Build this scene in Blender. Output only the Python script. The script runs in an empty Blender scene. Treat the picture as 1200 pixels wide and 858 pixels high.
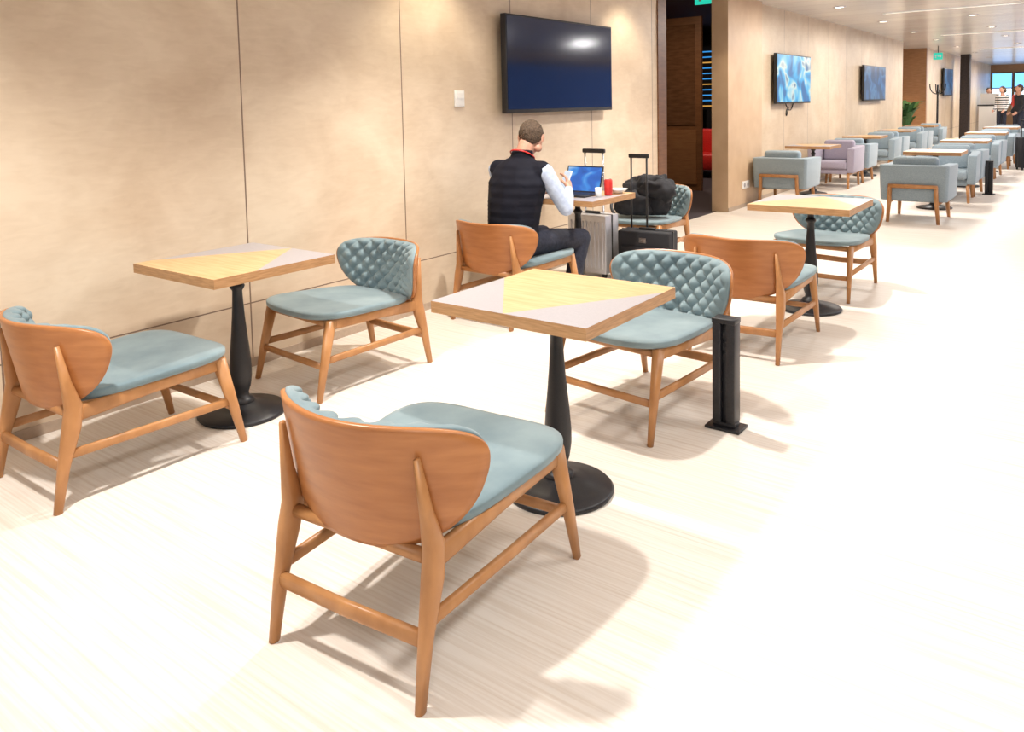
import bpy, bmesh, math, random
from mathutils import Vector, Matrix, Quaternion, noise
random.seed(4)
C = bpy.context.collection
PI = math.pi
D = math.radians
sc = bpy.context.scene
sc.view_settings.view_transform = 'Standard'
sc.view_settings.look = 'None'
sc.view_settings.exposure = 0.0

# ------------------------------------------------------------------ camera
yaw, pit, rol, F, cx, cy, H = .6456, .07262, .02101, 918.1, 592.3, 190.4, 1.433
f = Vector((-math.sin(yaw)*math.cos(pit), math.cos(yaw)*math.cos(pit), -math.sin(pit)))
rt = Vector((math.cos(yaw), math.sin(yaw), 0)); up = rt.cross(f)
r2 = rt*math.cos(rol)-up*math.sin(rol); u2 = up*math.cos(rol)+rt*math.sin(rol)
cd = bpy.data.cameras.new('camera'); cam = bpy.data.objects.new('camera', cd); C.objects.link(cam)
M = Matrix((r2, u2, -f)).transposed().to_4x4(); M.translation = Vector((0, 0, H)); cam.matrix_world = M
cd.sensor_width = 36; cd.lens = F/1200*36
cd.shift_x = (600-cx)/1200; cd.shift_y = -(429-cy)/1200
cd.clip_start = .05; cd.clip_end = 200
sc.camera = cam

# ------------------------------------------------------------------ materials
def newmat(name):
    m = bpy.data.materials.new(name); m.use_nodes = True
    nt = m.node_tree; b = nt.nodes['Principled BSDF']; return m, nt, b
def N(nt, t, **k):
    n = nt.nodes.new(t)
    for a, v in k.items(): setattr(n, a, v)
    return n
def noisy(name, c1, c2, scale=(8, 8, 8), nscale=4, rough=.5, metal=0, bump=0, detail=4, coord='Object', lo=.3, hi=.7, spec=None, sheen=0):
    m, nt, b = newmat(name); L = nt.links
    tc = N(nt, 'ShaderNodeTexCoord'); mp = N(nt, 'ShaderNodeMapping'); mp.inputs['Scale'].default_value = scale
    no = N(nt, 'ShaderNodeTexNoise'); no.inputs['Scale'].default_value = nscale; no.inputs['Detail'].default_value = detail
    cr = N(nt, 'ShaderNodeValToRGB'); cr.color_ramp.elements[0].color = (*c1, 1); cr.color_ramp.elements[1].color = (*c2, 1)
    cr.color_ramp.elements[0].position = lo; cr.color_ramp.elements[1].position = hi
    L.new(tc.outputs[coord], mp.inputs[0]); L.new(mp.outputs[0], no.inputs['Vector']); L.new(no.outputs['Fac'], cr.inputs[0])
    L.new(cr.outputs[0], b.inputs['Base Color'])
    b.inputs['Roughness'].default_value = rough; b.inputs['Metallic'].default_value = metal
    if spec is not None: b.inputs['Specular IOR Level'].default_value = spec
    if sheen: b.inputs['Sheen Weight'].default_value = sheen
    if bump:
        bp = N(nt, 'ShaderNodeBump'); bp.inputs['Strength'].default_value = bump; bp.inputs['Distance'].default_value = .01
        L.new(no.outputs['Fac'], bp.inputs['Height']); L.new(bp.outputs[0], b.inputs['Normal'])
    return m
def emis(name, col, st, base=(.02, .02, .02)):
    m, nt, b = newmat(name); b.inputs['Base Color'].default_value = (*base, 1)
    b.inputs['Emission Color'].default_value = (*col, 1); b.inputs['Emission Strength'].default_value = st
    return m
def grooved(name, c1, c2, per, y0, zs=(), rough=.42, line=(.2, .13, .09), sc1=(1, .9, 1.0), sc2=(6, 3, 11)):
    m, nt, b = newmat(name); L = nt.links
    tc = N(nt, 'ShaderNodeTexCoord')
    mp = N(nt, 'ShaderNodeMapping'); mp.inputs['Scale'].default_value = sc1
    no = N(nt, 'ShaderNodeTexNoise'); no.inputs['Scale'].default_value = 2.6; no.inputs['Detail'].default_value = 5; no.inputs['Distortion'].default_value = .5
    mp2 = N(nt, 'ShaderNodeMapping'); mp2.inputs['Scale'].default_value = sc2
    n2 = N(nt, 'ShaderNodeTexNoise'); n2.inputs['Scale'].default_value = 3; n2.inputs['Detail'].default_value = 6; n2.inputs['Distortion'].default_value = .6
    L.new(tc.outputs['Object'], mp.inputs[0]); L.new(mp.outputs[0], no.inputs['Vector'])
    L.new(tc.outputs['Object'], mp2.inputs[0]); L.new(mp2.outputs[0], n2.inputs['Vector'])
    ml = N(nt, 'ShaderNodeMix'); ml.inputs[0].default_value = .3
    L.new(no.outputs['Fac'], ml.inputs[2]); L.new(n2.outputs['Fac'], ml.inputs[3])
    cr = N(nt, 'ShaderNodeValToRGB'); cr.color_ramp.elements[0].color = (*c1, 1); cr.color_ramp.elements[1].color = (*c2, 1)
    cr.color_ramp.elements[0].position = .34; cr.color_ramp.elements[1].position = .64
    L.new(ml.outputs[0], cr.inputs[0])
    sp = N(nt, 'ShaderNodeSeparateXYZ'); L.new(tc.outputs['Object'], sp.inputs[0])
    def M_(op, a, bb):
        n = N(nt, 'ShaderNodeMath', operation=op)
        for i, x in enumerate((a, bb)):
            if x is None: continue
            if isinstance(x, (int, float)): n.inputs[i].default_value = x
            else: L.new(x, n.inputs[i])
        return n.outputs[0]
    s = M_('ADD', sp.outputs['Y'], -y0+per*40+.003)
    q = M_('DIVIDE', s, per); fr = M_('FRACT', q, None); g = M_('LESS_THAN', fr, .009/per)
    for z in zs:
        d = M_('ABSOLUTE', M_('ADD', sp.outputs['Z'], -z), None); g = M_('MAXIMUM', g, M_('LESS_THAN', d, .0035))
    fl = M_('FLOOR', q, None); wn = N(nt, 'ShaderNodeTexWhiteNoise', noise_dimensions='1D'); L.new(fl, wn.inputs['W'])
    br = M_('ADD', M_('MULTIPLY', wn.outputs['Value'], .10), .92)
    mx = N(nt, 'ShaderNodeMix', data_type='RGBA', blend_type='MULTIPLY'); mx.inputs[0].default_value = 1
    cmb = N(nt, 'ShaderNodeCombineColor'); [L.new(br, cmb.inputs[i]) for i in range(3)]
    L.new(cr.outputs[0], mx.inputs[6]); L.new(cmb.outputs[0], mx.inputs[7])
    m2 = N(nt, 'ShaderNodeMix', data_type='RGBA'); L.new(g, m2.inputs[0]); L.new(mx.outputs[2], m2.inputs[6]); m2.inputs[7].default_value = (*line, 1)
    L.new(m2.outputs[2], b.inputs['Base Color']); b.inputs['Roughness'].default_value = rough
    return m
K = {}
K['birch'] = grooved('birch_plywood', (.64, .50, .36), (.78, .645, .49), 1.25, 2.58, (.36,))
K['birch_far'] = grooved('birch_plywood_far', (.66, .50, .335), (.77, .62, .45), 1.25, 2.3, (.36,))
K['pillar'] = noisy('pillar_wood', (.60, .41, .25), (.68, .49, .32), (2, 2, 2), 2, .4)
K['floor'] = noisy('floor_laminate', (.70, .615, .53), (.82, .76, .695), (.8, 40, 1), 2.2, .42, detail=6, lo=.3, hi=.58, spec=.3)
K['ceil'] = grooved('ceiling_slats', (.68, .64, .60), (.73, .69, .65), .6, 0, (), .22, line=(.30, .27, .24))
K['oakshell'] = noisy('shell_veneer', (.39, .145, .045), (.50, .205, .068), (2, 2, 12), 3, .32, detail=6)
K['beech'] = noisy('beech_frame', (.41, .185, .065), (.52, .25, .095), (6, 6, 3), 3, .38)
K['oak'] = noisy('oak_laminate', (.56, .335, .15), (.72, .48, .25), (3, 30, 6), 2.2, .4, detail=6)
K['oakedge'] = noisy('oak_edge', (.33, .17, .07), (.50, .28, .13), (5, 5, 60), 3, .45)
K['grey'] = noisy('grey_laminate', (.37, .345, .36), (.41, .385, .40), nscale=20, rough=.38)
K['teal'] = noisy('blue_grey_fabric', (.145, .215, .245), (.255, .34, .365), (1, 1, 1), 4, .85, bump=.1, detail=9, sheen=.25, lo=.34, hi=.66)
K['iron'] = noisy('black_iron', (.008, .008, .01), (.016, .016, .02), nscale=30, rough=.42)
K['blk'] = noisy('black_plastic', (.01, .01, .012), (.02, .02, .024), nscale=20, rough=.4)
K['blkfab'] = noisy('black_fabric', (.006, .006, .009), (.022, .022, .028), nscale=30, rough=.8, bump=.2)
K['scr_off'] = noisy('screen_off', (.003, .004, .012), (.004, .006, .018), nscale=2, rough=.11, spec=.7)
K['white'] = noisy('white_plastic', (.8, .79, .77), (.85, .84, .82), nscale=10, rough=.4)
K['skin'] = noisy('skin', (.50, .25, .17), (.60, .33, .235), nscale=4, rough=.5)
K['hair'] = noisy('short_hair', (.045, .028, .018), (.12, .078, .05), (40, 40, 14), 5, .8, bump=.5)
K['shirt'] = noisy('shirt_cloth', (.44, .53, .72), (.58, .67, .84), nscale=5, rough=.8, bump=.3)
K['vest'] = noisy('vest_quilt', (.004, .004, .009), (.010, .011, .02), (1, 1, 1), 6, .8, bump=.3, spec=.2)
K['trouser'] = noisy('dark_trousers', (.008, .01, .022), (.02, .024, .045), nscale=6, rough=.8, bump=.3)
K['red'] = noisy('red_paint', (.55, .02, .02), (.7, .04, .03), nscale=6, rough=.4)
K['silver'] = noisy('silver_shell', (.50, .51, .55), (.66, .67, .71), (1, 1, 1), 5, .32, .5)
K['chrome'] = noisy('chrome', (.5, .5, .52), (.65, .65, .68), nscale=5, rough=.2, metal=1)
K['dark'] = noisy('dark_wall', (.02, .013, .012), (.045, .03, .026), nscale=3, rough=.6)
K['brown'] = noisy('brown_wood', (.13, .055, .022), (.19, .085, .035), (2, 2, 14), 3, .4)
K['brown2'] = noisy('brown_wood_light', (.36, .18, .08), (.46, .25, .12), (2, 2, 14), 3, .4)
K['brown3'] = noisy('brown_door_panel', (.20, .09, .038), (.27, .13, .055), (2, 2, 14), 3, .4)
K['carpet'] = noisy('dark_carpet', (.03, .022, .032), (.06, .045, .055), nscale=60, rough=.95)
K['ltblue'] = noisy('pale_blue_grey_fabric', (.24, .31, .36), (.31, .38, .43), nscale=12, rough=.9, bump=.1, sheen=.2)
K['lilac'] = noisy('lilac_fabric', (.33, .29, .37), (.40, .36, .44), nscale=12, rough=.9, bump=.1, sheen=.2)
K['base'] = noisy('baseboard_wood', (.44, .34, .26), (.50, .39, .30), nscale=6, rough=.5)
K['leaf'] = noisy('leaf', (.03, .10, .03), (.08, .2, .06), nscale=6, rough=.6)
K['glass'] = noisy('drinking_glass', (.8, .85, .85), (.9, .93, .93), nscale=3, rough=.1)
K['brownrefl'] = noisy('glass_brown_reflection', (.09, .042, .02), (.14, .068, .035), (2, 2, 10), 3, rough=.18)  # door glass: its brownish reflection is painted into the base colour
K['lamp'] = emis('lamp_diffuser', (1, .92, .8), 6)
K['lampdim'] = emis('strip_diffuser', (1, .92, .8), 1.4)
K['bluewin'] = emis('dusk_window', (.10, .30, 1), .9)
K['farwin'] = emis('far_window', (.16, .45, 1), 2.2)
K['farwin2'] = emis('far_window_pale', (.65, .86, 1), 2.2)
K['green'] = emis('green_sign', (.02, .65, .45), 1.0)
def screenmat(name, cols, scale, st):
    m, nt, b = newmat(name); L = nt.links
    tc = N(nt, 'ShaderNodeTexCoord'); mp = N(nt, 'ShaderNodeMapping'); mp.inputs['Scale'].default_value = scale
    no = N(nt, 'ShaderNodeTexNoise'); no.inputs['Scale'].default_value = 1; no.inputs['Detail'].default_value = 1.5; no.inputs['Distortion'].default_value = .9
    cr = N(nt, 'ShaderNodeValToRGB'); cr.color_ramp.elements.remove(cr.color_ramp.elements[1])
    for i, (p, c) in enumerate(cols):
        e = cr.color_ramp.elements[0] if i == 0 else cr.color_ramp.elements.new(p)
        e.position = p; e.color = (*c, 1)
    L.new(tc.outputs['Object'], mp.inputs[0]); L.new(mp.outputs[0], no.inputs['Vector']); L.new(no.outputs['Fac'], cr.inputs[0])
    L.new(cr.outputs[0], b.inputs['Emission Color']); b.inputs['Emission Strength'].default_value = st
    b.inputs['Base Color'].default_value = (.01, .01, .01, 1); b.inputs['Roughness'].default_value = .3
    return m
K['scr_on'] = screenmat('screen_picture', [(0, (.0, .03, .12)), (.40, (.01, .16, .42)), (.50, (.03, .42, .75)), (.57, (.25, .6, .75)), (.62, (.7, .78, .7)), (.70, (.03, .14, .3))], (1, 2.2, 3), 1.0)
K['scr_dim'] = screenmat('screen_dim_picture', [(0, (.0, .01, .03)), (.45, (.01, .025, .08)), (.55, (.03, .12, .3)), (.62, (.08, .22, .4)), (.7, (.01, .03, .1))], (1, 2.0, 2.5), .6)
K['laptop_scr'] = screenmat('laptop_picture', [(0, (.0, .05, .3)), (.45, (.02, .18, .75)), (.55, (.05, .35, .95)), (.7, (.4, .65, 1))], (6, 1, 9), .8)
def stripes(name):
    m, nt, b = newmat(name); L = nt.links
    tc = N(nt, 'ShaderNodeTexCoord'); w = N(nt, 'ShaderNodeTexWave', bands_direction='Z'); w.inputs['Scale'].default_value = 4
    cr = N(nt, 'ShaderNodeValToRGB'); cr.color_ramp.interpolation = 'CONSTANT'; cr.color_ramp.elements[0].color = (.02, .02, .03, 1); cr.color_ramp.elements[1].color = (.7, .68, .66, 1); cr.color_ramp.elements[1].position = .5
    L.new(tc.outputs['Object'], w.inputs[0]); L.new(w.outputs['Fac'], cr.inputs[0]); L.new(cr.outputs[0], b.inputs['Base Color']); return m
K['striped'] = stripes('striped_shirt')

# ------------------------------------------------------------------ mesh helpers
def obj(name, bm, mats, parent=None, smooth=False, bevel=0, seg=2, kind=None, label=None):
    me = bpy.data.meshes.new(name); bm.to_mesh(me); bm.free()
    if not isinstance(mats, (list, tuple)): mats = [mats]
    for m in mats: me.materials.append(K[m] if isinstance(m, str) else m)
    if smooth:
        for p in me.polygons: p.use_smooth = True
    o = bpy.data.objects.new(name, me); C.objects.link(o)
    if parent: o.parent = parent
    if bevel:
        b = o.modifiers.new('bevel', 'BEVEL'); b.width = bevel; b.segments = seg; b.limit_method = 'ANGLE'
        for p in me.polygons: p.use_smooth = seg > 1
    if kind: o['kind'] = kind
    if label: o['label'] = label
    return o
def tag(o, label, cat, group=None):
    o['label'] = label; o['category'] = cat
    if group: o['group'] = group
    return o
def thing(name, label, cat, loc=(0, 0, 0), rot=0, group=None):
    o = bpy.data.objects.new(name, None); o.empty_display_size = .1; C.objects.link(o); o.location = loc; o.rotation_euler = (0, 0, rot)
    return tag(o, label, cat, group)
def dup(root, loc, rot, label, mats=None):
    r = root.copy(); C.objects.link(r); r.location = loc; r.rotation_euler = (0, 0, rot); r['label'] = label
    for ch in list(root.children):
        c = ch.copy(); C.objects.link(c); c.parent = r
        if mats:
            k = ch.name.split('.')[0]
            if k in mats: c.material_slots[0].link = 'OBJECT'; c.material_slots[0].material = K[mats[k]]
        for g in list(ch.children):
            d = g.copy(); C.objects.link(d); d.parent = c
    return r
def box(bm, x0, x1, y0, y1, z0, z1, mi=0):
    v = [bm.verts.new(p) for p in ((x0, y0, z0), (x1, y0, z0), (x1, y1, z0), (x0, y1, z0), (x0, y0, z1), (x1, y0, z1), (x1, y1, z1), (x0, y1, z1))]
    for q in ((3, 2, 1, 0), (4, 5, 6, 7), (0, 1, 5, 4), (1, 2, 6, 5), (2, 3, 7, 6), (3, 0, 4, 7)):
        fc = bm.faces.new([v[i] for i in q]); fc.material_index = mi
    return v
def B(*a):
    bm = bmesh.new(); box(bm, *a); return bm
def lathe(bm, prof, segs=32, c=(0, 0)):
    rings = []
    for r, z in prof:
        if r < 1e-5: rings.append([bm.verts.new((c[0], c[1], z))])
        else: rings.append([bm.verts.new((c[0]+r*math.cos(2*PI*i/segs), c[1]+r*math.sin(2*PI*i/segs), z)) for i in range(segs)])
    for a, b in zip(rings, rings[1:]):
        if len(a) == 1 and len(b) == 1: continue
        for i in range(segs):
            j = (i+1) % segs
            if len(a) == 1: bm.faces.new((a[0], b[j], b[i]))
            elif len(b) == 1: bm.faces.new((a[i], a[j], b[0]))
            else: bm.faces.new((a[i], a[j], b[j], b[i]))
    bmesh.ops.recalc_face_normals(bm, faces=bm.faces)
    return bm
def sweep(bm, pts, rad, segs=12, ref=(0, 1, 0), asp=1.0, closed=False, sq=2.0):
    pts = [Vector(p) for p in pts]; n = len(pts); rings = []
    if not isinstance(rad, (list, tuple)): rad = [rad]*n
    ref = Vector(ref)
    for i, p in enumerate(pts):
        a = pts[(i-1) % n] if (closed or i > 0) else p; b = pts[(i+1) % n] if (closed or i < n-1) else p
        t = (b-a).normalized(); s = t.cross(ref)
        if s.length < 1e-3: s = t.cross(Vector((1, 0, .01)))
        s.normalize(); w = s.cross(t).normalized(); rg = []
        for k in range(segs):
            x, y = math.cos(2*PI*(k+.5)/segs), math.sin(2*PI*(k+.5)/segs); m = (abs(x)**sq+abs(y)**sq)**(-1/sq)
            rg.append(bm.verts.new(p+s*rad[i]*x*m+w*rad[i]*asp*y*m))
        rings.append(rg)
    m = n if closed else n-1
    for i in range(m):
        a, b = rings[i], rings[(i+1) % n]
        for k in range(segs):
            j = (k+1) % segs; bm.faces.new((a[k], a[j], b[j], b[k]))
    if not closed:
        bm.faces.new(rings[0][::-1]); bm.faces.new(rings[-1])
    bmesh.ops.recalc_face_normals(bm, faces=bm.faces)
    return bm
def bez(p0, p1, p2, n=8):
    p0, p1, p2 = Vector(p0), Vector(p1), Vector(p2)
    return [p0*(1-t)**2+p1*2*t*(1-t)+p2*t*t for t in [i/n for i in range(n+1)]]
def sup(th, n):
    c, s = math.cos(th), math.sin(th); r = (abs(c)**n+abs(s)**n)**(-1/n); return r*c, r*s
def layered(bm, layers, segs, n, fn):
    rings = []
    for rho, key in layers:
        if rho == 0: rings.append([bm.verts.new(fn(0, 0, 0, key))])
        else:
            R_ = []
            for i in range(segs):
                p, q = sup(2*PI*i/segs, n); R_.append(bm.verts.new(fn(p*rho, q*rho, rho, key)))
            rings.append(R_)
    for a, b in zip(rings, rings[1:]):
        for i in range(segs):
            j = (i+1) % segs
            if len(a) == 1: bm.faces.new((a[0], b[i], b[j]))
            elif len(b) == 1: bm.faces.new((a[i], b[0], a[j]))
            else: bm.faces.new((a[i], b[i], b[j], a[j]))
    bmesh.ops.recalc_face_normals(bm, faces=bm.faces)
    return bm

# ------------------------------------------------------------------ setting
def S(name, bm, m, **k): return obj(name, bm, m, kind='structure', **k)
CZ = 2.80
S('floor', B(-3.9, 5.2, -3, 42, -.1, 0), 'floor')
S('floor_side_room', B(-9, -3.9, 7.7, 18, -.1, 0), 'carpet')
S('floor_recess', B(-5.3, -3.9, 21.6, 25, -.1, 0), 'floor')
S('ceiling', B(-4.0, 5.2, -3, 42, CZ, CZ+.1), 'ceil')
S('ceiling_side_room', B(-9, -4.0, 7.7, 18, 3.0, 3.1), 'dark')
S('wall_left', B(-3.95, -3.75, -3, 7.7, 0, 3.2), 'birch')
S('trim_1', B(-3.97, -3.735, 7.7, 7.9, 0, 3.2), 'brown')
S('wall_pillar', B(-3.97, -3.75, 9.73, 11.0, 0, 3.1), 'pillar')
S('wall_left_middle', B(-4.02, -3.85, 11.0, 21.6, 0, 3.1), 'birch_far')
S('wall_recess', B(-5.3, -5.2, 21.6, 25, 0, 3.0), 'brown2')
S('wall_recess_end', B(-5.2, -3.85, 25, 25.15, 0, 3.0), 'brown2')
S('ceiling_recess', B(-5.3, -4.0, 21.6, 25, CZ, CZ+.1), 'ceil')
S('wall_left_far', B(-4.02, -3.85, 25.15, 42, 0, 3.1), 'birch_far')
S('wall_far', B(-4, 5.2, 42, 42.2, 0, 3.1), 'brown2')
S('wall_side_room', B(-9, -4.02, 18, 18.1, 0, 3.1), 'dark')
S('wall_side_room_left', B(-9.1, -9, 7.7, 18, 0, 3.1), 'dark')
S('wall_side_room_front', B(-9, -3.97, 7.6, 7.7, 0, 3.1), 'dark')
S('baseboard_left', B(-3.75, -3.742, -3, 7.7, 0, .05), 'base')
S('baseboard_pillar', B(-3.75, -3.742, 9.73, 11.0, 0, .05), 'base')
S('baseboard_left_middle', B(-3.85, -3.842, 11.0, 21.6, 0, .05), 'base')
S('wall_column', B(-3.62, -3.35, 30, 30.4, 0, CZ), 'dark')
S('wall_right', B(5.0, 5.2, -3, 42, 0, 3.1), 'birch_far')
for i in range(6):
    w = S('window_%d' % (i+1), B(4.97, 5.0, 9+i*3.2, 12.2+i*3.2, .8, 2.6), 'blk')
    g = bmesh.new()
    for k in range(5): box(g, 4.955, 4.97, 9.02+i*3.2, 12.18+i*3.2, .84+k*.35, 1.12+k*.35)
    obj('pane', g, 'bluewin', w)
for i in range(10):
    w = S('window_%d' % (i+7), B(-3.8+i*.85, -3.0+i*.85, 41.95, 42, 1.0, 2.45), 'blk')
    obj('pane', B(-3.77+i*.85, -3.03+i*.85, 41.94, 41.95, 1.04, 1.72), 'farwin2', w)
    obj('pane', B(-3.77+i*.85, -3.03+i*.85, 41.94, 41.95, 1.76, 2.41), 'farwin', w)
d = S('door_1', B(-6.4, -5.02, 11.88, 11.94, 0, 2.78), 'brown')
obj('door_lower_panel', B(-6.3, -5.1, 11.86, 11.88, .1, .98), 'brown3', d)
obj('door_pane', B(-6.3, -5.12, 11.86, 11.88, 1.06, 2.66), 'brownrefl', d)

def downlight(x, y, label, first=[None]):
    if first[0] is None:
        t = thing('ceiling_light', label, 'ceiling light', (x, y, CZ), 0, 'round ceiling downlights')
        bm = bmesh.new(); lathe(bm, [(.07, 0), (.09, 0), (.09, -.012), (.07, -.012), (.07, 0)]); obj('frame', bm, 'chrome', t, True)
        bm = bmesh.new(); lathe(bm, [(0, -.002), (.07, -.002), (.07, -.006), (0, -.006)]); obj('diffuser', bm, 'lamp', t)
        first[0] = t
    else: dup(first[0], (x, y, CZ), 0, label)
for i, y in enumerate((9.5, 12.5, 15.5, 18.5, 21.5, 25, 29, 33)):
    for x in (-3.1, -1.7):
        downlight(x, y, 'round bright ceiling downlight recessed in the slatted ceiling above the armchair rows')
for i, y in enumerate((14, 20, 27)):
    t = thing('linear_ceiling_light', ['long thin ceiling light strip nearest above the armchairs', 'middle long ceiling light strip of the three', 'farthest long ceiling light strip near the far windows'][i], 'ceiling light', (-.9, y, CZ), 0, 'ceiling light strips')
    obj('frame', B(-1.9, 1.9, -.035, .035, -.012, 0), 'white', t); obj('diffuser', B(-1.86, 1.86, -.02, .02, -.016, -.012), 'lampdim', t)

# ------------------------------------------------------------------ shell chair
RB = .44
def backsurf(s, z, off=0):
    a = s/RB; x = RB*math.sin(a); y = -.365+RB*(1-math.cos(a))-(z-.50)*.22*math.cos(a)
    n = Vector((-math.sin(a), math.cos(a), .22)).normalized()
    return Vector((x, y, z))+n*off
def backmap(p, q, k=1.0):
    s = p*.462*k*(1-.33*max(0, (1-q)/2)**1.1); z = .503+q*.170*k+.038*p*p*(.65+.35*q)
    return s, z
def weave(x, z):
    """basket weave: strands in two diagonal directions passing over and under"""
    s = .062; a = (x*.92+z*1.08)/1.4142/s+50; b = (x*.92-z*1.08)/1.4142/s+50
    i, j = math.floor(a), math.floor(b); u, v = a-i-.5, b-j-.5
    si, sj = (1 if i % 2 == 0 else -1), (1 if j % 2 == 0 else -1)
    W = math.sqrt(max(0, 1-(2*v)**2*.96))*(.52+.48*math.cos(PI*(a-.5))*sj)
    Q = math.sqrt(max(0, 1-(2*u)**2*.96))*(.52-.48*math.cos(PI*(b-.5))*si)
    return max(W, Q)
def make_chair(label):
    t = thing('lounge_chair', label, 'chair', group='curved back chairs at the square tables')
    bm = bmesh.new(); NR = 14
    L_ = [(i/NR, 0) for i in range(NR+1)]+[(1.006, 1)]+[(i/NR, 2) for i in range(NR, -1, -1)]
    def fs(p, q, rho, key):
        x, z = backmap(p, q); return backsurf(x, z, (0, .007, .014)[key])
    layered(bm, L_, 88, 2.5, fs); obj('backrest_shell', bm, 'oakshell', t, True)
    bm = bmesh.new(); NR = 60
    L_ = [(i/NR, 0) for i in range(NR+1)]+[(1.002, 2), (1, 1), (.8, 1), (0, 1)]
    def fp(p, q, rho, key):
        x, z = backmap(p, q, .992); z += max(q, 0)*(.024*p*p-.008)
        if key == 1: return backsurf(x, z, .0142)
        if key == 2: return backsurf(x, z, .022)
        e = (1-rho**14)
        return backsurf(x, z, .030+(.004+.045*weave(x, z))*e)
    layered(bm, L_, 260, 2.5, fp); obj('backrest_pad', bm, 'teal', t, True)
    bm = bmesh.new(); NR = 14
    L_ = [(i/NR, 0) for i in range(NR+1)]+[(1.008, 1), (1.006, 2), (.985, 3), (.8, 4), (0, 4)]
    def ft(p, q, rho, key):
        x = p*(.292+.038*q); y = .035+q*.335
        base = .406+.016*q
        if key == 0: z = base+.007*(1-rho**3)-.004*rho**20+.014*abs(p)**2
        else: z = base+(.014*abs(p)**2)+(0, -.010, -.026, -.034, -.036)[key]
        return Vector((x, y, z))
    layered(bm, L_, 88, 3.8, ft); obj('seat', bm, 'teal', t, True)
    for s in (-1, 1):
        bm = bmesh.new()
        sweep(bm, [(s*.25, -.375, 0), (s*.248, -.345, .16), (s*.246, -.308, .30), (s*.242, -.296, .37), (s*.238, -.315, .46), (s*.228, -.335, .60)],
              [.015, .021, .032, .031, .019, .009], ref=(1, 0, 0), asp=.72, segs=16, sq=3.2); obj('leg', bm, 'beech', t, True)
        bm = bmesh.new()
        sweep(bm, [(s*.282, .385, 0), (s*.275, .345, .17), (s*.264, .29, .385)], [.014, .021, .029], ref=(1, 0, 0), asp=.75, segs=16, sq=3.2); obj('leg', bm, 'beech', t, True)
        bm = bmesh.new()
        sweep(bm, [(s*.243, -.31, .340), (s*.258, 0, .358), (s*.267, .305, .367)], [.030, .025, .027], ref=(1, 0, 0), asp=.5, segs=16, sq=3.5); obj('side_rail', bm, 'beech', t, True)
        bm = bmesh.new()
        sweep(bm, [(s*.247, -.335, .2), (s*.262, 0, .197), (s*.272, .34, .193)], .017, ref=(1, 0, 0), asp=.65, segs=16, sq=3.2); obj('side_stretcher', bm, 'beech', t, True)
    bm = bmesh.new(); sweep(bm, [(-.246, -.348, .165), (0, -.348, .160), (.246, -.348, .165)], .021, ref=(0, 1, 0), asp=.6, segs=16, sq=3.2); obj('rear_stretcher', bm, 'beech', t, True)
    bm = bmesh.new(); sweep(bm, [(-.272, .345, .165), (.272, .345, .165)], .016, ref=(0, 1, 0), asp=.65, segs=16, sq=3.2); obj('front_stretcher', bm, 'beech', t, True)
    bm = bmesh.new(); sweep(bm, [(-.262, .29, .366), (.262, .29, .366)], .018, ref=(0, 0, 1)); obj('front_rail', bm, 'beech', t, True)
    bm = bmesh.new(); sweep(bm, [(-.24, -.3, .340), (.24, -.3, .340)], .018, ref=(0, 0, 1)); obj('rear_rail', bm, 'beech', t, True)
    return t
ch0 = make_chair('curved wood back chair largest and nearest in the photo, back to the camera')
ch0.location = (-1.522, 1.618, 0); ch0.rotation_euler = (0, 0, D(5))
dup(ch0, (-3.20, 1.56, 0), D(1), 'curved wood back chair at the left edge, back to camera, by the wall table')
dup(ch0, (-3.24, 2.83, 0), PI+D(-5), 'chair with woven blue-grey back facing the camera at the far side of the leftmost table')
dup(ch0, (-1.68, 3.30, 0), PI+D(-7), 'chair with woven blue-grey back behind the nearest table, beside the black floor post')
dup(ch0, (-3.17, 4.30, 0), D(-2), 'curved wood back chair the man in the black vest sits on')
dup(ch0, (-3.2, 6.34, 0), PI, 'woven back chair opposite the seated man with a black bag on its seat')
dup(ch0, (-1.60, 4.55, 0), D(2), 'curved wood back chair, back to camera, at the table beyond the floor post')
dup(ch0, (-1.60, 6.14, 0), PI+D(-4), 'chair with woven blue-grey back facing the camera at the far side of the third table')

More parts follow.
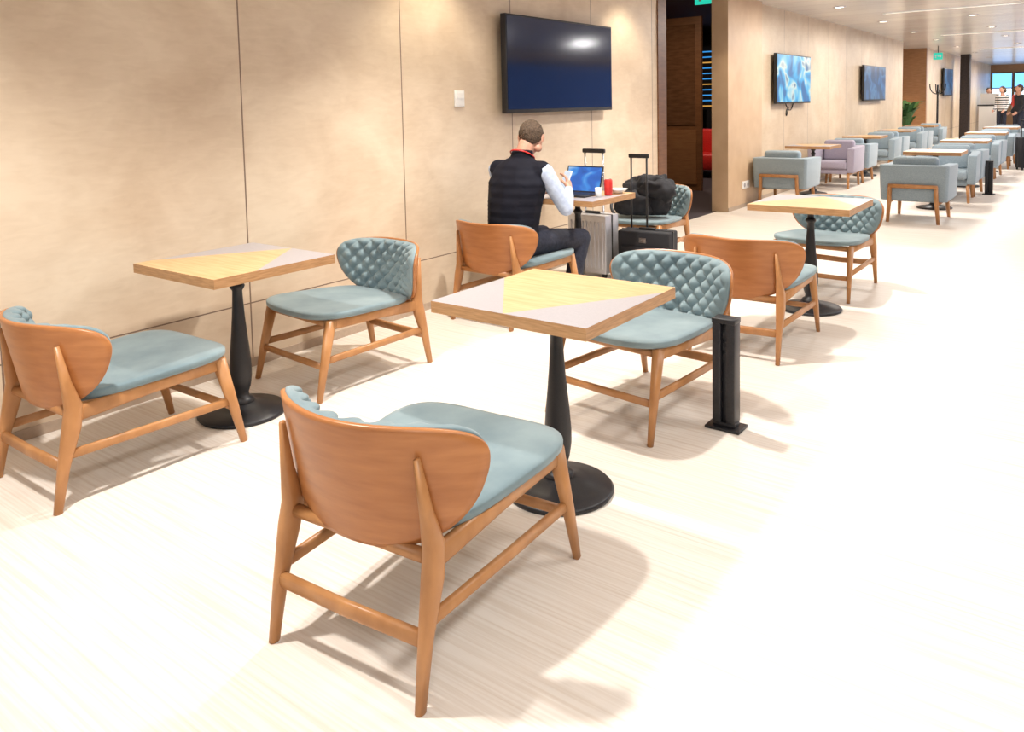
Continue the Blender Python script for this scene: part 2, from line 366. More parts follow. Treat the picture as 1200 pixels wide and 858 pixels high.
# ------------------------------------------------------------------ cafe table
def make_table(label, s=.323):
    t = thing('cafe_table', label, 'table', group='square pedestal tables')
    bm = bmesh.new(); z1 = .74; z0 = .698
    P = lambda a, b, z=z1: bm.verts.new((-s+2*s*a, -s+2*s*b, z))
    A, Bm, Cc, Dd, E, G, Hh = P(0, 0), P(.5, 0), P(1, 0), P(1, .85), P(1, 1), P(0, 1), P(0, .68)
    for vs, mi in (((A, Bm, Hh), 1), ((Bm, Cc, Dd), 1), ((Bm, Dd, E, G, Hh), 0)):
        fc = bm.faces.new(vs); fc.material_index = mi
    top = [A, Bm, Cc, Dd, E, G, Hh]; low = [bm.verts.new((v.co.x, v.co.y, z0)) for v in top]
    for i in range(7):
        j = (i+1) % 7; fc = bm.faces.new((top[j], top[i], low[i], low[j])); fc.material_index = 2
    fc = bm.faces.new(low[::-1]); fc.material_index = 2
    bmesh.ops.recalc_face_normals(bm, faces=bm.faces)
    obj('tabletop', bm, ['oak', 'grey', 'oakedge'], t)
    bm = bmesh.new(); lathe(bm, [(0, .006), (.20, .0), (.205, .01), (.195, .02), (.12, .034), (.07, .046), (.05, .06), (0, .06)], 48); obj('base', bm, 'iron', t, True)
    bm = bmesh.new(); lathe(bm, [(0, .05), (.055, .05), (.058, .062), (.05, .075), (.034, .085), (.032, .10), (.042, .13), (.05, .18), (.05, .23), (.045, .30), (.037, .38), (.030, .46), (.025, .54), (.023, .59), (.030, .60), (.036, .612), (.030, .624), (.022, .632), (.020, .65), (.032, .662), (.036, .672), (.036, .69), (0, .69)], 32); obj('pedestal', bm, 'iron', t, True)
    obj('mounting_plate', B(-.14, .14, -.14, .14, .685, .698), 'iron', t)
    return t
tb0 = make_table('nearest square table with diagonal grey and oak top on a black turned pedestal'); tb0.location = (-1.564, 2.366, 0)
dup(tb0, (-3.212, 2.141, 0), PI, 'leftmost square oak and grey table beside the plywood wall')
dup(tb0, (-1.525, 5.457, 0), PI, 'square oak and grey table beyond the black floor post, between two curved chairs')
dup(tb0, (-3.15, 5.09, 0), 0, 'square table in front of the seated man, holding the laptop')

# ------------------------------------------------------------------ floor posts
t = thing('floor_post', 'black slotted power post standing on the floor beside the woven back chair', 'floor post', (-1.262, 3.25, 0), 0, 'black floor posts')
bm = B(-.078, .078, -.055, .055, 0, .012); obj('base_plate', bm, 'blk', t, bevel=.003)
bm = bmesh.new()
box(bm, -.05, .05, -.03, .03, .012, .03); box(bm, -.05, -.012, -.035, .035, .03, .47); box(bm, .012, .05, -.035, .035, .03, .47); box(bm, -.012, .012, -.012, .035, .03, .47)
box(bm, -.052, .052, -.037, .037, .47, .492); obj('post', bm, 'blk', t, bevel=.003)
for q in range(3): obj('socket', B(-.01, .01, -.016, -.0125, .30+q*.05, .335+q*.05), 'iron', t)
dup(t, (-1.2, 13.2, 0), 0, 'far black floor post beside the pale blue armchairs')

# ------------------------------------------------------------------ TVs and wall plates
def tv(y0, y1, z0, z1, X, scr, label):
    t = thing('wall_television', label, 'television', (X, (y0+y1)/2, (z0+z1)/2), 0, 'wall televisions')
    w, h = (y1-y0)/2, (z1-z0)/2
    obj('casing', B(-.03, .02, -w, w, -h, h), 'blk', t, bevel=.004)
    obj('screen', B(.02, .0225, -w+.015, w-.015, -h+.03, h-.015), scr, t)
    obj('wall_bracket', B(-.08, -.03, -w*.4, w*.4, -h*.5, h*.5), 'blk', t)
    return t
tv(4.88, 6.54, 1.37, 2.145, -3.67, 'scr_off', 'large black switched-off television on the wall above the seated man')
tv(11.65, 13.35, 1.37, 2.12, -3.77, 'scr_on', 'television showing a bright blue picture on the wall right of the doorway')
tv(17.1, 19.1, 1.37, 2.1, -3.77, 'scr_dim', 'dim television on the far wall, third along from the seated man')
tv(27.6, 29.4, 1.45, 2.3, -3.77, 'scr_dim', 'farthest small television beyond the plant recess')
bm = bmesh.new(); pts = []
for i in range(25):
    a = i/24; pts.append((-3.842, 12.3+.35*a+.12*math.sin(a*8), 1.42-.2*math.sin(PI*a)-.04*math.sin(a*17)))
sweep(bm, pts, .008, 6); tag(obj('cable', bm, 'blk', None, True), 'black cable looping below the television with the blue picture', 'cable')
t = thing('wall_control_panel', 'small white control plate on the plywood wall left of the large television', 'wall plate', (-3.75, 4.42, 1.49))
obj('plate', B(0, .014, -.055, .055, -.06, .06), 'white', t, bevel=.004); obj('button', B(.014, .018, -.035, .035, .0, .04), 'white', t)
t = thing('wall_socket', 'white double wall socket low on the pillar beside the doorway', 'socket', (-3.75, 10.35, .3))
obj('plate', B(0, .012, -.13, .13, -.05, .05), 'white', t, bevel=.003)
for q in (-.06, .06):
    bm = bmesh.new(); lathe(bm, [(0, 0), (.03, 0), (.03, .003), (0, .003)], 20); bmesh.ops.rotate(bm, matrix=Matrix.Rotation(PI/2, 3, 'Y'), verts=bm.verts); bmesh.ops.translate(bm, vec=(.012, q, 0), verts=bm.verts); obj('outlet', bm, 'grey', t)
def sign(loc, w, label):
    t = thing('exit_sign', label, 'sign', loc, 0, 'green exit signs')
    obj('panel', B(-w, w, -.015, .015, -.09, .09), 'green', t)
    bm = bmesh.new(); box(bm, -w*.1, w*.45, -.018, -.015, -.012, .012)
    v = [bm.verts.new(p) for p in ((w*.45, -.0165, .045), (w*.8, -.0165, 0), (w*.45, -.0165, -.045))]; bm.faces.new(v)
    obj('arrow', bm, 'white', t)
    bm = bmesh.new(); lathe(bm, [(0, -.0), (.016, -.0), (.016, .03), (0, .03)], 12, (-w*.5, -.017)); box(bm, -w*.6, -w*.4, -.018, -.015, -.05, .0); box(bm, -w*.75, -w*.35, -.018, -.015, -.03, -.02); obj('running_figure', bm, 'white', t)
    obj('hanger', B(-.01, .01, -.01, .01, .09, .3), 'blk', t)
sign((-4.2, 10.1, 2.82), .15, 'green exit sign at the top of the dark doorway')
sign((-3.45, 24.2, 2.52), .11, 'small green exit sign hanging by the far plant recess')

t = thing('sofa', 'red sofa glimpsed inside the dark doorway', 'sofa', (-5.95, 14.2, 0))
obj('seat', B(-.7, .7, -.35, .35, .15, .45), 'red', t, bevel=.04); obj('backrest', B(-.7, .7, .25, .42, .4, .9), 'red', t, bevel=.04); obj('armrest', B(.55, .72, -.35, .4, .15, .68), 'red', t, bevel=.04)
for sx in (-.6, .6):
    for sy in (-.28, .3): obj('leg', B(sx-.02, sx+.02, sy-.02, sy+.02, 0, .16), 'blk', t)
t = thing('departure_screen', 'dark display board with blue lit rows inside the doorway', 'screen', (-6.6, 16, 2.0))
obj('casing', B(-.6, .6, 0, .06, -.75, .6), 'blk', t); obj('stand', B(-.05, .05, .01, .06, -2.0, -.75), 'blk', t); obj('stand_foot', B(-.3, .3, -.15, .2, -2.0, -1.97), 'blk', t)
rg = [emis('row_glow', (.05, .4, 1), .8), emis('row_glow_orange', (1, .5, .1), .7)]
for k in range(11): obj('lit_row', B(-.55, .5+.04*(k % 3), -.006, 0, -.68+k*.115, -.655+k*.115), rg[0 if k % 4 else 1], t)

# ------------------------------------------------------------------ armchairs
def make_armchair(name, fab, label, group):
    t = thing(name, label, 'armchair', group=group)
    bm = bmesh.new()
    o = [(-.36, .36), (-.36, -.34), (-.33, -.37), (.33, -.37), (.36, -.34), (.36, .36), (.25, .36), (.25, -.24), (-.25, -.24), (-.25, .36)]
    lo, hi = [], []
    for x, y in o:
        lo.append(bm.verts.new((x*.96, y*.96, .25))); k = .66 if y < .3 else .64
        hi.append(bm.verts.new((x*1.0, y*1.02, k)))
    n = len(o)
    for i in range(n):
        j = (i+1) % n; bm.faces.new((lo[i], lo[j], hi[j], hi[i]))
    bm.faces.new(lo[::-1]); bm.faces.new(hi)
    bmesh.ops.recalc_face_normals(bm, faces=bm.faces)
    obj('shell', bm, fab, t, bevel=.015, seg=3)
    obj('seat_base', B(-.25, .25, -.24, .33, .23, .31), fab, t, bevel=.01)
    obj('seat_cushion', B(-.245, .245, -.22, .37, .31, .43), fab, t, bevel=.035, seg=3)
    bm = B(-.235, .235, -.25, -.10, .42, .75); [setattr(v.co, 'y', v.co.y-.03) for v in bm.verts if v.co.z > .6]; obj('back_cushion', bm, fab, t, bevel=.045, seg=4)
    for sx in (-.24, .24):
        bm = bmesh.new(); sweep(bm, [(sx*1.08, -.37, 0), (sx, -.385, .25), (sx*.98, -.39, .42)], [.018, .024, .022], 8, ref=(1, 0, 0)); obj('leg', bm, 'beech', t, True)
        bm = bmesh.new(); sweep(bm, [(sx*1.12, .36, 0), (sx*1.05, .3, .26)], [.018, .026], 8, ref=(1, 0, 0)); obj('leg', bm, 'beech', t, True)
    bm = bmesh.new(); sweep(bm, [(-.25, -.39, .42), (.25, -.39, .42)], .024, 8, ref=(0, 0, 1)); obj('rear_rail', bm, 'beech', t, True)
    for sx in (-.25, .25):
        bm = bmesh.new(); sweep(bm, [(sx, -.37, .23), (sx*1.04, .31, .23)], .018, 8, ref=(0, 0, 1)); obj('side_rail', bm, 'beech', t, True)
    return t
ab = make_armchair('armchair', 'ltblue', 'pale blue armchair with wooden rear frame nearest in the right row', 'pale blue armchairs')
ab.location = (-1.63, 10.2, 0)
al = make_armchair('armchair', 'lilac', 'lilac armchair facing the camera behind the first wall table', 'lilac armchairs'); al.location = (-3.36, 13.45, 0); al.rotation_euler = (0, 0, PI)
rowA = ['first', 'second', 'third', 'fourth']
for k in range(4):
    yA = 10.85 if k == 0 else 11.57+k*2.92; yB = 10.25+k*2.95; o = rowA[k]
    dup(ab, (-3.35 if k == 0 else -3.37, yA, 0), D(1), '%s pale blue armchair along the wall with its back to the camera' % o)
    if k: dup(ab, (-3.36, 13.62+k*2.92, 0), PI, '%s armchair along the wall that faces the camera, pale blue' % o)
    if k: dup(ab, (-1.6, yB, 0), D(-1), '%s pale blue armchair of the right row with its back to the camera' % o)
    dup(ab, (-1.6, 12.33+k*2.95, 0), PI+D(2), '%s pale blue armchair of the right row facing the camera' % o)
    dup(tb0, (-3.38, (12.2 if k == 0 else 12.6+k*2.92), 0), PI*(k % 2), '%s square table along the far wall between armchairs' % o)
    dup(tb0, (-1.62, 11.3+k*2.95, 0), PI*((k+1) % 2), '%s square table between armchairs in the right row' % o)
dup(ab, (-.75, 21.5, 0), D(60), 'pale armchair alone at the right edge near the far end')

# ------------------------------------------------------------------ luggage
def trolley(name, label, loc, rot, w, d_, h, htop, mat, ridges=True, hw=None, hx=0):
    t = thing(name, label, 'suitcase', loc, rot); hw = hw or w*.28
    bm = B(-w/2, w/2, -d_/2, d_/2, .04, h)
    if ridges:
        nn = 9
        for i in range(nn):
            x = -w/2+.03+i*(w-.06)/(nn-1); box(bm, x-.007, x+.007, -d_/2-.008, d_/2+.008, .08, h-.05)
    obj('case_body', bm, mat, t, bevel=.006 if ridges else .015, seg=3)
    for sx in (-1, 1):
        bm = bmesh.new(); sweep(bm, [(hx+sx*hw, d_/2-.03, h-.01), (hx+sx*hw, d_/2-.03, htop)], .008, 8, ref=(1, 0, 0)); obj('handle_rod', bm, 'chrome' if ridges else 'blk', t, True)
        for sy in (-1, 1):
            bm = bmesh.new(); lathe(bm, [(0, -.012), (.022, -.012), (.024, 0), (.022, .012), (0, .012)], 14)
            bmesh.ops.rotate(bm, matrix=Matrix.Rotation(PI/2, 3, 'Y'), verts=bm.verts); bmesh.ops.translate(bm, vec=(sx*(w/2-.03), sy*(d_/2-.03), .024), verts=bm.verts); obj('wheel', bm, 'blk', t, True)
    obj('handle_grip', B(hx-hw-.02, hx+hw+.02, d_/2-.045, d_/2-.015, htop-.02, htop+.015), 'blk', t, bevel=.008)
    obj('carry_handle', B(-.07, .07, -.012, .012, h, h+.022), 'blk', t, bevel=.006)
    obj('zip_band', B(-w/2-.003, w/2+.003, -.008, .008, .06, h+.003), 'blk', t)
    if not ridges:
        obj('front_pocket', B(-w/2+.04, w/2-.04, -d_/2-.02, -d_/2, .07, h-.12), mat, t, bevel=.008)
        obj('buckle', B(-.03, .03, -d_/2-.006, -d_/2, h-.09, h-.05), 'chrome', t)
    return t
trolley('suitcase', 'silver ribbed cabin suitcase with raised handle beside the seated man table', (-3.33, 5.62, 0), D(-3), .37, .2, .52, 1.04, 'silver', True, .09, -.03)
trolley('pilot_case', 'black wheeled briefcase with raised handle standing in front of the bag chair', (-2.88, 5.72, 0), D(4), .44, .2, .40, 1.0, 'blkfab', False, .068, -.10)
trolley('suitcase', 'black suitcase standing alone on the floor at the far right', (-.98, 17.9, 0), D(30), .4, .25, .62, .95, 'blkfab', False, .1)
t = thing('backpack', 'soft black bag slumped on the chair opposite the man', 'bag', (-3.16, 6.22, .45), D(5))
def lump(bm, c, r, amp=.15, sub=4, seed=0, pw=2):
    res = bmesh.ops.create_icosphere(bm, subdivisions=sub, radius=1)
    for v in res['verts']:
        k = 1+amp*noise.noise(v.co*1.8+Vector((seed, 0, 0)))+amp*.5*noise.noise(v.co*5+Vector((0, seed, 0)))
        k *= (abs(v.co.x)**pw+abs(v.co.y)**pw+abs(v.co.z)**pw)**(-1/pw)
        v.co = Vector((c[0]+v.co.x*r[0]*k, c[1]+v.co.y*r[1]*k, max(.002, c[2]+v.co.z*r[2]*k)))
    return bm
bm = bmesh.new(); lump(bm, (.02, .05, .15), (.22, .13, .19), .22, 5, 0, 3); obj('bag_body', bm, 'blkfab', t, True)
bm = bmesh.new(); lump(bm, (-.08, -.08, .10), (.17, .08, .11), .25, 4, 3, 3); obj('front_pocket', bm, 'blkfab', t, True)
bm = bmesh.new(); lump(bm, (.12, .0, .22), (.15, .12, .10), .3, 4, 7, 2.6); obj('folded_flap', bm, 'blkfab', t, True)
bm = bmesh.new(); sweep(bm, bez((-.2, -.02, .2), (-.30, -.16, .1), (-.2, -.2, .02)), .014, 8, asp=1); obj('strap', bm, 'blk', t, True)

# ------------------------------------------------------------------ things on the man's table
t = thing('laptop', 'open laptop with a blue screen on the seated man table', 'laptop', (-3.15, 5.05, .7405))
obj('keyboard_base', B(-.16, .16, -.12, .1, 0, .014), 'blk', t, bevel=.003)
obj('keys', B(-.14, .14, -.02, .09, .014, .016), 'iron', t)
bm = B(-.16, .16, 0, .008, 0, .21); l = obj('lid', bm, 'blk', t); l.location = (0, .1, .012); l.rotation_euler = (D(-18), 0, 0)
s_ = obj('display', B(-.15, .15, -.0015, 0, .012, .2), 'laptop_scr', l)
t = thing('drink_can', 'red drink can on the table right of the laptop', 'can', (-2.92, 5.16, .7405))
bm = bmesh.new(); lathe(bm, [(0, .0), (.024, 0), (.031, .008), (.031, .112), (.026, .122)]); obj('can_body', bm, 'red', t, True)
bm = bmesh.new(); lathe(bm, [(.026, .122), (.024, .123), (.022, .119), (0, .119)]); obj('can_lid', bm, 'chrome', t, True)
t = thing('bowl', 'shallow white bowl on the right side of the laptop table', 'bowl', (-2.92, 5.31, .7405))
bm = bmesh.new(); lathe(bm, [(0, 0), (.03, 0), (.035, .006), (.075, .035), (.072, .036), (.03, .012), (0, .01)]); obj('bowl_shell', bm, 'white', t, True)
t = thing('drinking_glass', 'small clear glass beside the red can', 'glass', (-2.93, 5.03, .7405))
bm = bmesh.new(); lathe(bm, [(0, 0), (.022, 0), (.027, .07), (.025, .07), (.020, .006), (0, .006)]); g = obj('glass_wall', bm, 'glass', t, True)

# ------------------------------------------------------------------ people
def blob(bm, chain, step=.3):
    ch = [(Vector(p), Vector(r) if isinstance(r, (tuple, list)) else Vector((r, r, r))) for p, r in chain]
    pr = []
    if len(ch) == 1: pr = ch
    for (a, ra), (b, rb) in zip(ch, ch[1:]):
        n = max(2, int((b-a).length/(min(min(ra), min(rb))*step))+1)
        for i in range(n+1): pr.append((a.lerp(b, i/n), ra.lerp(rb, i/n)))
    for p, r in pr:
        res = bmesh.ops.create_icosphere(bm, subdivisions=2, radius=1)
        for v in res['verts']: v.co = Vector((p.x+v.co.x*r.x, p.y+v.co.y*r.y, p.z+v.co.z*r.z))
def fused(name, bm, m, parent, vox, it=4):
    o = obj(name, bm, m, parent, True)
    r = o.modifiers.new('fuse', 'REMESH'); r.mode = 'VOXEL'; r.voxel_size = vox; r.use_smooth_shade = True
    s = o.modifiers.new('smooth', 'SMOOTH'); s.factor = .5; s.iterations = it
    return o
def headparts(bm, c, Rm):
    c = Vector(c)
    def P(x, y, z): return c+Rm @ Vector((x, y, z))
    blob(bm, [(P(0, -.012, .025), (.076, .092, .088))]); blob(bm, [(P(0, .022, -.03), (.06, .068, .07))])
    blob(bm, [(P(0, .045, -.08), .026), (P(0, .06, -.082), .02)])
    for s in (-1, 1):
        blob(bm, [(P(s*.05, .02, -.065), .03)]); blob(bm, [(P(s*.082, -.004, .004), (.009, .02, .026)), (P(s*.078, .0, -.026), (.007, .012, .013))])
        blob(bm, [(P(s*.016, .084, .032), .012), (P(s*.045, .074, .03), .012)])
        blob(bm, [(P(s*.045, .066, -.012), .022)])
    blob(bm, [(P(0, .084, .018), .009), (P(0, .1, -.012), .012)]); blob(bm, [(P(-.01, .092, -.018), .009), (P(.01, .092, -.018), .009)])
    blob(bm, [(P(-.02, .078, -.045), .008), (P(0, .086, -.044), .009), (P(.02, .078, -.045), .008)])
    return P
def hand(bm, c, fw, nrm, side, curl, k=1.0):
    c, fw, nrm, side = Vector(c), Vector(fw).normalized(), Vector(nrm).normalized(), Vector(side).normalized()
    blob(bm, [(c-fw*.045*k+side*.0, .022*k), (c-fw*.01*k+side*.018*k, .018*k), (c+fw*.03*k+side*.028*k, .012*k)])
    blob(bm, [(c-fw*.045*k, .022*k), (c-fw*.01*k-side*.018*k, .017*k), (c+fw*.03*k-side*.028*k, .012*k)]); blob(bm, [(c-fw*.03*k, .02*k), (c+fw*.035*k, .013*k)])
    for i, L_ in enumerate((.068, .078, .072, .056)):
        p = c+fw*.036*k+side*(.03-.02*i)*k; chn = [(p, .0095*k)]; d_ = fw.copy()
        for q, fr in enumerate((.45, .32, .23)):
            d_ = (fw*math.cos(curl*(q+1)*.75)+nrm*math.sin(curl*(q+1)*.75)).normalized()
            p = p+d_*L_*fr*k; chn.append((p, (.009-.0007*q)*k))
        blob(bm, chn)
    p = c-fw*.025*k+side*.028*k
    blob(bm, [(p, .014*k), (p+(side*.6+fw*.6+nrm*.35).normalized()*.035*k, .0115*k), (p+(side*.6+fw*.6+nrm*.35).normalized()*.035*k+(fw*.8+nrm*.6).normalized()*.03*k, .0095*k)])
mx, my = -3.13, 4.34
man = thing('person', 'seated man from behind in black vest and light blue shirt, holding a phone', 'person', (mx, my, 0))
Rm = Matrix.Rotation(D(24), 3, 'Z') @ Matrix.Rotation(D(-30), 3, 'X')
bm = bmesh.new()
hc = (.03, .075, 1.205)
Pm = headparts(bm, hc, Rm)
blob(bm, [((0, -.005, 1.03), .065), ((.01, .01, 1.10), .060), ((.02, .035, 1.16), .060)])
blob(bm, [((0, -.1, .50), (.15, .11, .1)), ((0, -.1, .68), (.14, .1, .1)), ((0, -.05, .9), (.16, .1, .1)), ((0, -.02, 1.0), (.14, .08, .06))])
HZ = -.035
sh, el, wr = (.20, -.02, .985), (.29, .10, .73), (.14, .37, .855+HZ)
shL, elL, wrL = (-.20, -.02, .985), (-.27, .14, .77), (-.1, .38, .80)
blob(bm, [(sh, .045), (el, .036), (wr, .024), ((.125, .40, .868+HZ), .023)]); blob(bm, [(shL, .045), (elL, .036), (wrL, .024), ((-.09, .41, .80), .023)])
LEG = ((1, (.19, .45, .47), (.20, .27, .09)), (-1, (-.13, .43, .47), (-.14, .30, .09)))
for s, kn, an in LEG:
    blob(bm, [((s*.09, -.08, .49), .08), (kn, .052), (an, .036), ((an[0], an[1]+.03, .05), .03), ((an[0]+s*.01, an[1]+.13, .035), .024)])
hand(bm, (.10, .44, .885+HZ), (-.35, .35, .87), (-.8, -.3, -.1), (.1, -.9, .45), .55)
hand(bm, (-.075, .45, .795), (.35, .9, -.1), (.1, 0, -1), (.9, -.3, 0), .3)
fused('body', bm, 'skin', man, .0048, 3)
bm = bmesh.new()
blob(bm, [((0, -.11, .50), (.19, .14, .07)), ((0, -.115, .62), (.198, .14, .09)), ((0, -.095, .75), (.21, .145, .09)), ((0, -.055, .90), (.232, .145, .09)), ((0, -.03, .985), (.205, .12, .07)), ((0, -.015, 1.04), (.135, .092, .05))])
blob(bm, [((-.18, -.02, .99), .072), ((.18, -.02, .99), .072)]); blob(bm, [((0, -.005, 1.05), (.086, .082, .045)), ((.005, .004, 1.12), (.077, .072, .018))])
v_ = fused('vest', bm, 'vest', man, .009, 3)
nt = K['vest'].node_tree; wv = N(nt, 'ShaderNodeTexWave', bands_direction='Z'); wv.inputs['Scale'].default_value = 5; wv.inputs['Distortion'].default_value = 1.2
tcx = N(nt, 'ShaderNodeTexCoord'); nt.links.new(tcx.outputs['Object'], wv.inputs[0]); bpn = [n for n in nt.nodes if n.type == 'BUMP'][0]; nt.links.new(wv.outputs['Fac'], bpn.inputs['Height']); bpn.inputs['Strength'].default_value = .3; bpn.inputs['Distance'].default_value = .012
bm = bmesh.new(); blob(bm, [((.18, -.02, .985), .066), (sh, .063), (el, .052), ((.215, .24, .79), .045), (wr, .034)]); blob(bm, [((-.18, -.02, .985), .066), (shL, .063), (elL, .052), (wrL, .034)])
fused('shirt', bm, 'shirt', man, .008, 2)
bm = bmesh.new(); blob(bm, [((-.08, -.1, .50), .105), ((.08, -.1, .50), .105)])
for s, kn, an in LEG:
    blob(bm, [((s*.09, -.08, .505), .1), (kn, .072), (an, .055)])
fused('trousers', bm, 'trouser', man, .009, 3)
for s, kn, an in LEG:
    bm = bmesh.new(); blob(bm, [((an[0], an[1]-.02, .045), (.04, .045, .045)), ((an[0]+s*.01, an[1]+.1, .036), (.045, .06, .034)), ((an[0]+s*.015, an[1]+.17, .03), (.036, .04, .026))]); fused('shoe', bm, 'blk', man, .006, 3)
bm = bmesh.new(); c = Vector(hc)
res = bmesh.ops.create_icosphere(bm, subdivisions=6, radius=1)
for v in list(bm.verts):
    p = v.co.copy()
    lim = -.97+max(0, p.y+.28)*1.35+(max(0, p.y-.35)*.7)+.05*noise.noise(p*9)
    if p.z < lim: bm.verts.remove(v); continue
    w_ = 1 if p.z > -.1 else 1-.16*(-.1-p.z)
    v.co = c+Rm @ Vector((p.x*.0835*w_, -.012+p.y*.101*w_, .025+p.z*.099))+Rm @ (p*.006*noise.noise(Vector((p.x*16, p.y*16, p.z*7))))
h_ = obj('hair', bm, 'hair', man, True); sm = h_.modifiers.new('thick', 'SOLIDIFY'); sm.thickness = .012
for s in (-1, 1):
    bm = bmesh.new(); e = Pm(s*.031, .079, .014); bmesh.ops.create_uvsphere(bm, u_segments=12, v_segments=8, radius=.0105); bmesh.ops.translate(bm, vec=e, verts=bm.verts); obj('eye', bm, 'white', man, True)
bm = bmesh.new(); pts = [(.005+.083*math.cos(a), .004+.079*math.sin(a), 1.092-.04*math.sin(a)) for a in [2*PI*i/28 for i in range(28)]]
sweep(bm, pts, .005, 6, ref=(0, 0, 1), closed=True); obj('lanyard', bm, 'red', man, True)
t = thing('mobile_phone', 'white mobile phone held up by the seated man', 'phone', (mx+.065, my+.455, .915+HZ), D(-15))
q = obj('phone_body', B(-.037, .037, -.004, .004, -.075, .075), 'white', t, bevel=.003); q.rotation_euler = (D(-25), 0, 0)
obj('display', B(-.034, .034, -.0055, -.004, -.068, .068), emis('phone_glow', (.8, .88, 1), .9), q)

def stander(loc, rot, top, bottom, hairm, label):
    t = thing('person', label, 'person', loc, rot)
    bm = bmesh.new(); headparts(bm, (0, .02, 1.62), Matrix.Identity(3))
    blob(bm, [((0, 0, 1.42), .055), ((0, .01, 1.56), .05)]); blob(bm, [((0, 0, .95), (.14, .1, .1)), ((0, 0, 1.15), (.13, .095, .1)), ((0, 0, 1.36), (.16, .1, .07))])
    arms = []
    for s in (-1, 1):
        arms.append([((s*.18, 0, 1.38), .05), ((s*.22, -.02, 1.1), .04), ((s*.2, .12, .9), .028)])
        blob(bm, [(p, r*.85) for p, r in arms[-1]]); hand(bm, (s*.195, .19, .87), (0, .8, -.4), (-s, 0, 0), (0, .3, 1), .4, 1.0)
        blob(bm, [((s*.09, 0, .92), .08), ((s*.1, .02, .5), .052), ((s*.1, -.02, .1), .036), ((s*.11, .1, .035), .03)])
    fused('body', bm, 'skin', t, .011, 2)
    bm = bmesh.new(); blob(bm, [((0, 0, .92), (.17, .12, .08)), ((0, 0, 1.15), (.16, .115, .1)), ((0, 0, 1.36), (.19, .115, .07))])
    for a in arms: blob(bm, [(p, r+.015) for p, r in a])
    fused('jacket', bm, top, t, .014, 2)
    bm = bmesh.new()
    for s in (-1, 1): blob(bm, [((s*.08, 0, .9), .1), ((s*.1, .02, .5), .07), ((s*.1, -.01, .1), .055)])
    fused('trousers', bm, bottom, t, .014, 2)
    for s in (-1, 1):
        bm = bmesh.new(); blob(bm, [((s*.11, -.02, .045), .045), ((s*.11, .12, .035), (.045, .06, .034))]); fused('shoe', bm, 'blk', t, .012, 2)
    bm = bmesh.new(); blob(bm, [((0, -.005, 1.66), (.085, .095, .09))]); blob(bm, [((0, -.05, 1.6), (.075, .06, .08))]); fused('hair', bm, hairm, t, .011, 2)
    return t
p0 = stander((-2.62, 32.5, 0), D(150), 'striped', 'trouser', 'hair', 'distant person in a black and white striped top near the far windows')
dup(p0, (-1.85, 28.5, 0), D(120), 'distant person in dark clothes at the right edge of the photo', {'jacket': 'blkfab'})
dup(p0, (-3.45, 37, 0), D(200), 'distant person in a pale blue top left of the striped one', {'jacket': 'shirt'})
dup(p0, (-2.35, 36.5, 0), D(20), 'distant person in a white top right of the striped one', {'jacket': 'white'})
dup(p0, (-2.3, 34.0, 0), D(-60), 'distant person in a red top near the far windows', {'jacket': 'red'})
dup(p0, (-2.9, 36.5, 0), D(90), 'distant person in black beside the white counter', {'jacket': 'blkfab'})
dup(p0, (-2.25, 38.5, 0), D(10), 'distant person in a lilac top farthest right', {'jacket': 'lilac'})

# ------------------------------------------------------------------ far props
t = thing('coat_stand', 'tall black coat stand with curved hooks by the far wall', 'coat stand', (-3.5, 24.6, 0))
bm = bmesh.new(); sweep(bm, [(0, 0, .05), (0, 0, 1.75)], .025, 10, ref=(1, 0, 0)); obj('pole', bm, 'blk', t, True)
for k in range(4):
    a = k*PI/2+.4; c_, s_ = math.cos(a), math.sin(a)
    bm = bmesh.new(); sweep(bm, bez((0, 0, .35), (c_*.1, s_*.1, .1), (c_*.3, s_*.3, .015)), .018, 8); obj('leg', bm, 'blk', t, True)
    bm = bmesh.new(); sweep(bm, bez((0, 0, 1.5), (c_*.2, s_*.2, 1.5), (c_*.2, s_*.2, 1.78)), .014, 8); obj('hook', bm, 'blk', t, True)
t = thing('potted_plant', 'potted plant with broad leaves in the far wall recess', 'plant', (-4.1, 23.6, 0))
bm = bmesh.new(); lathe(bm, [(0, 0), (.17, 0), (.22, .5), (.2, .5), (.17, .45), (0, .45)]); obj('pot', bm, 'white', t, True)
bm = bmesh.new()
for k in range(30):
    a = k*2.4; h = .5+.6*random.random(); r = .25+.35*random.random(); c_, s_ = math.cos(a), math.sin(a)
    P0 = bez((0, 0, .45), (c_*r*.3, s_*r*.3, .5+h*.9), (c_*r, s_*r, .5+h*.75), 6)
    side = Vector((-s_, c_, 0)); prev = None
    for i, p in enumerate(P0):
        w = .07*math.sin(PI*min(1, (i+.3)/6.3))+.004
        cur = (bm.verts.new(p-side*w), bm.verts.new(p+side*w))
        if prev: bm.faces.new((prev[0], prev[1], cur[1], cur[0]))
        prev = cur
obj('leaves', bm, 'leaf', t, True)
t = thing('counter', 'white high counter beside the distant people', 'counter', (-3.15, 34, 0))
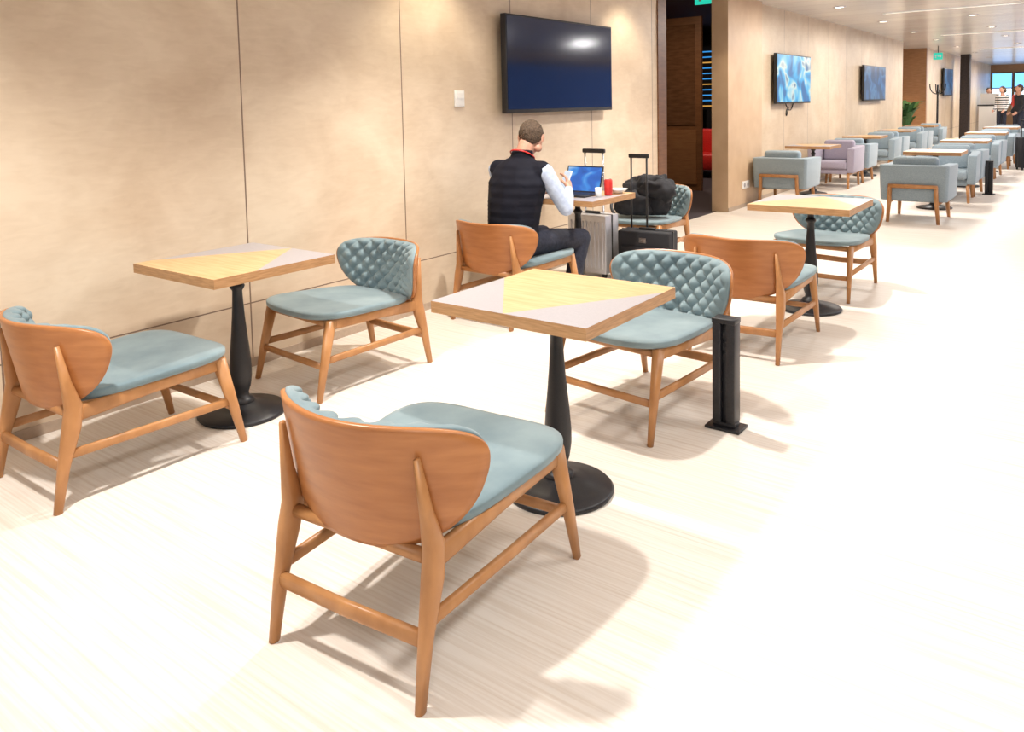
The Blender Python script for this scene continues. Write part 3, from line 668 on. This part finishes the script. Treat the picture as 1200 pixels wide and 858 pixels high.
obj('counter_body', B(-.3, .3, -.25, .25, .05, 1.05), 'white', t, bevel=.01); obj('counter_top', B(-.34, .34, -.3, .3, 1.05, 1.09), 'blk', t); obj('raised_panel', B(-.3, .3, .2, .24, 1.09, 1.5), 'white', t); obj('plinth', B(-.28, .28, -.22, .22, 0, .05), 'blk', t)

# ------------------------------------------------------------------ lights
def area(loc, size, e, col=(1, .95, .90), rot=(0, 0, 0), sy=None):
    l = bpy.data.lights.new('lamp', 'AREA'); l.energy = e; l.color = col; l.size = size
    if sy: l.shape = 'RECTANGLE'; l.size_y = sy
    else: l.shape = 'DISK'
    o = bpy.data.objects.new('lamp', l); C.objects.link(o); o.location = loc; o.rotation_euler = rot; return o
def spot(loc, e, ang=100, col=(1, .9, .78), blend=.6, rad=.06, rot=(0, 0, 0)):
    l = bpy.data.lights.new('downlight', 'SPOT'); l.energy = e; l.color = col; l.spot_size = D(ang); l.spot_blend = blend; l.shadow_soft_size = rad
    o = bpy.data.objects.new('downlight', l); C.objects.link(o); o.location = loc; o.rotation_euler = rot
for y in (.9, 3.6, 6.4): spot((-2.3, y, 2.74), 290, 118, (1, .95, .89), .7, .07)
for y in (-1, 1.5, 4, 7): area((.6, y, 2.74), .6, 40, (1, .98, .95))
for y in (4.1, 6.9): spot((-3.3, y, 2.74), 55, 105, (1, .88, .68))
spot((-3.2, 9.2, 2.74), 50, 110, (1, .85, .65))
for y in (11, 14.5, 18, 21.5, 26, 31, 36): area((-2.2, y, 2.72), .8, 78, (1, .95, .88)); area((1.5, y, 2.72), .5, 70, (1, .97, .95))
spot((-4.5, 23.3, 2.7), 90, 120, (1, .72, .42)); area((-5.0, 10.3, 2.95), .4, 40, (1, .78, .55)); area((-6.0, 13.2, 2.95), .4, 45, (1, .8, .65))  # both side room area lights are unseen fill, added to brighten door and sofa
w = bpy.data.worlds.new('world'); sc.world = w; w.use_nodes = True
w.node_tree.nodes['Background'].inputs[0].default_value = (.9, .93, 1, 1); w.node_tree.nodes['Background'].inputs[1].default_value = .6
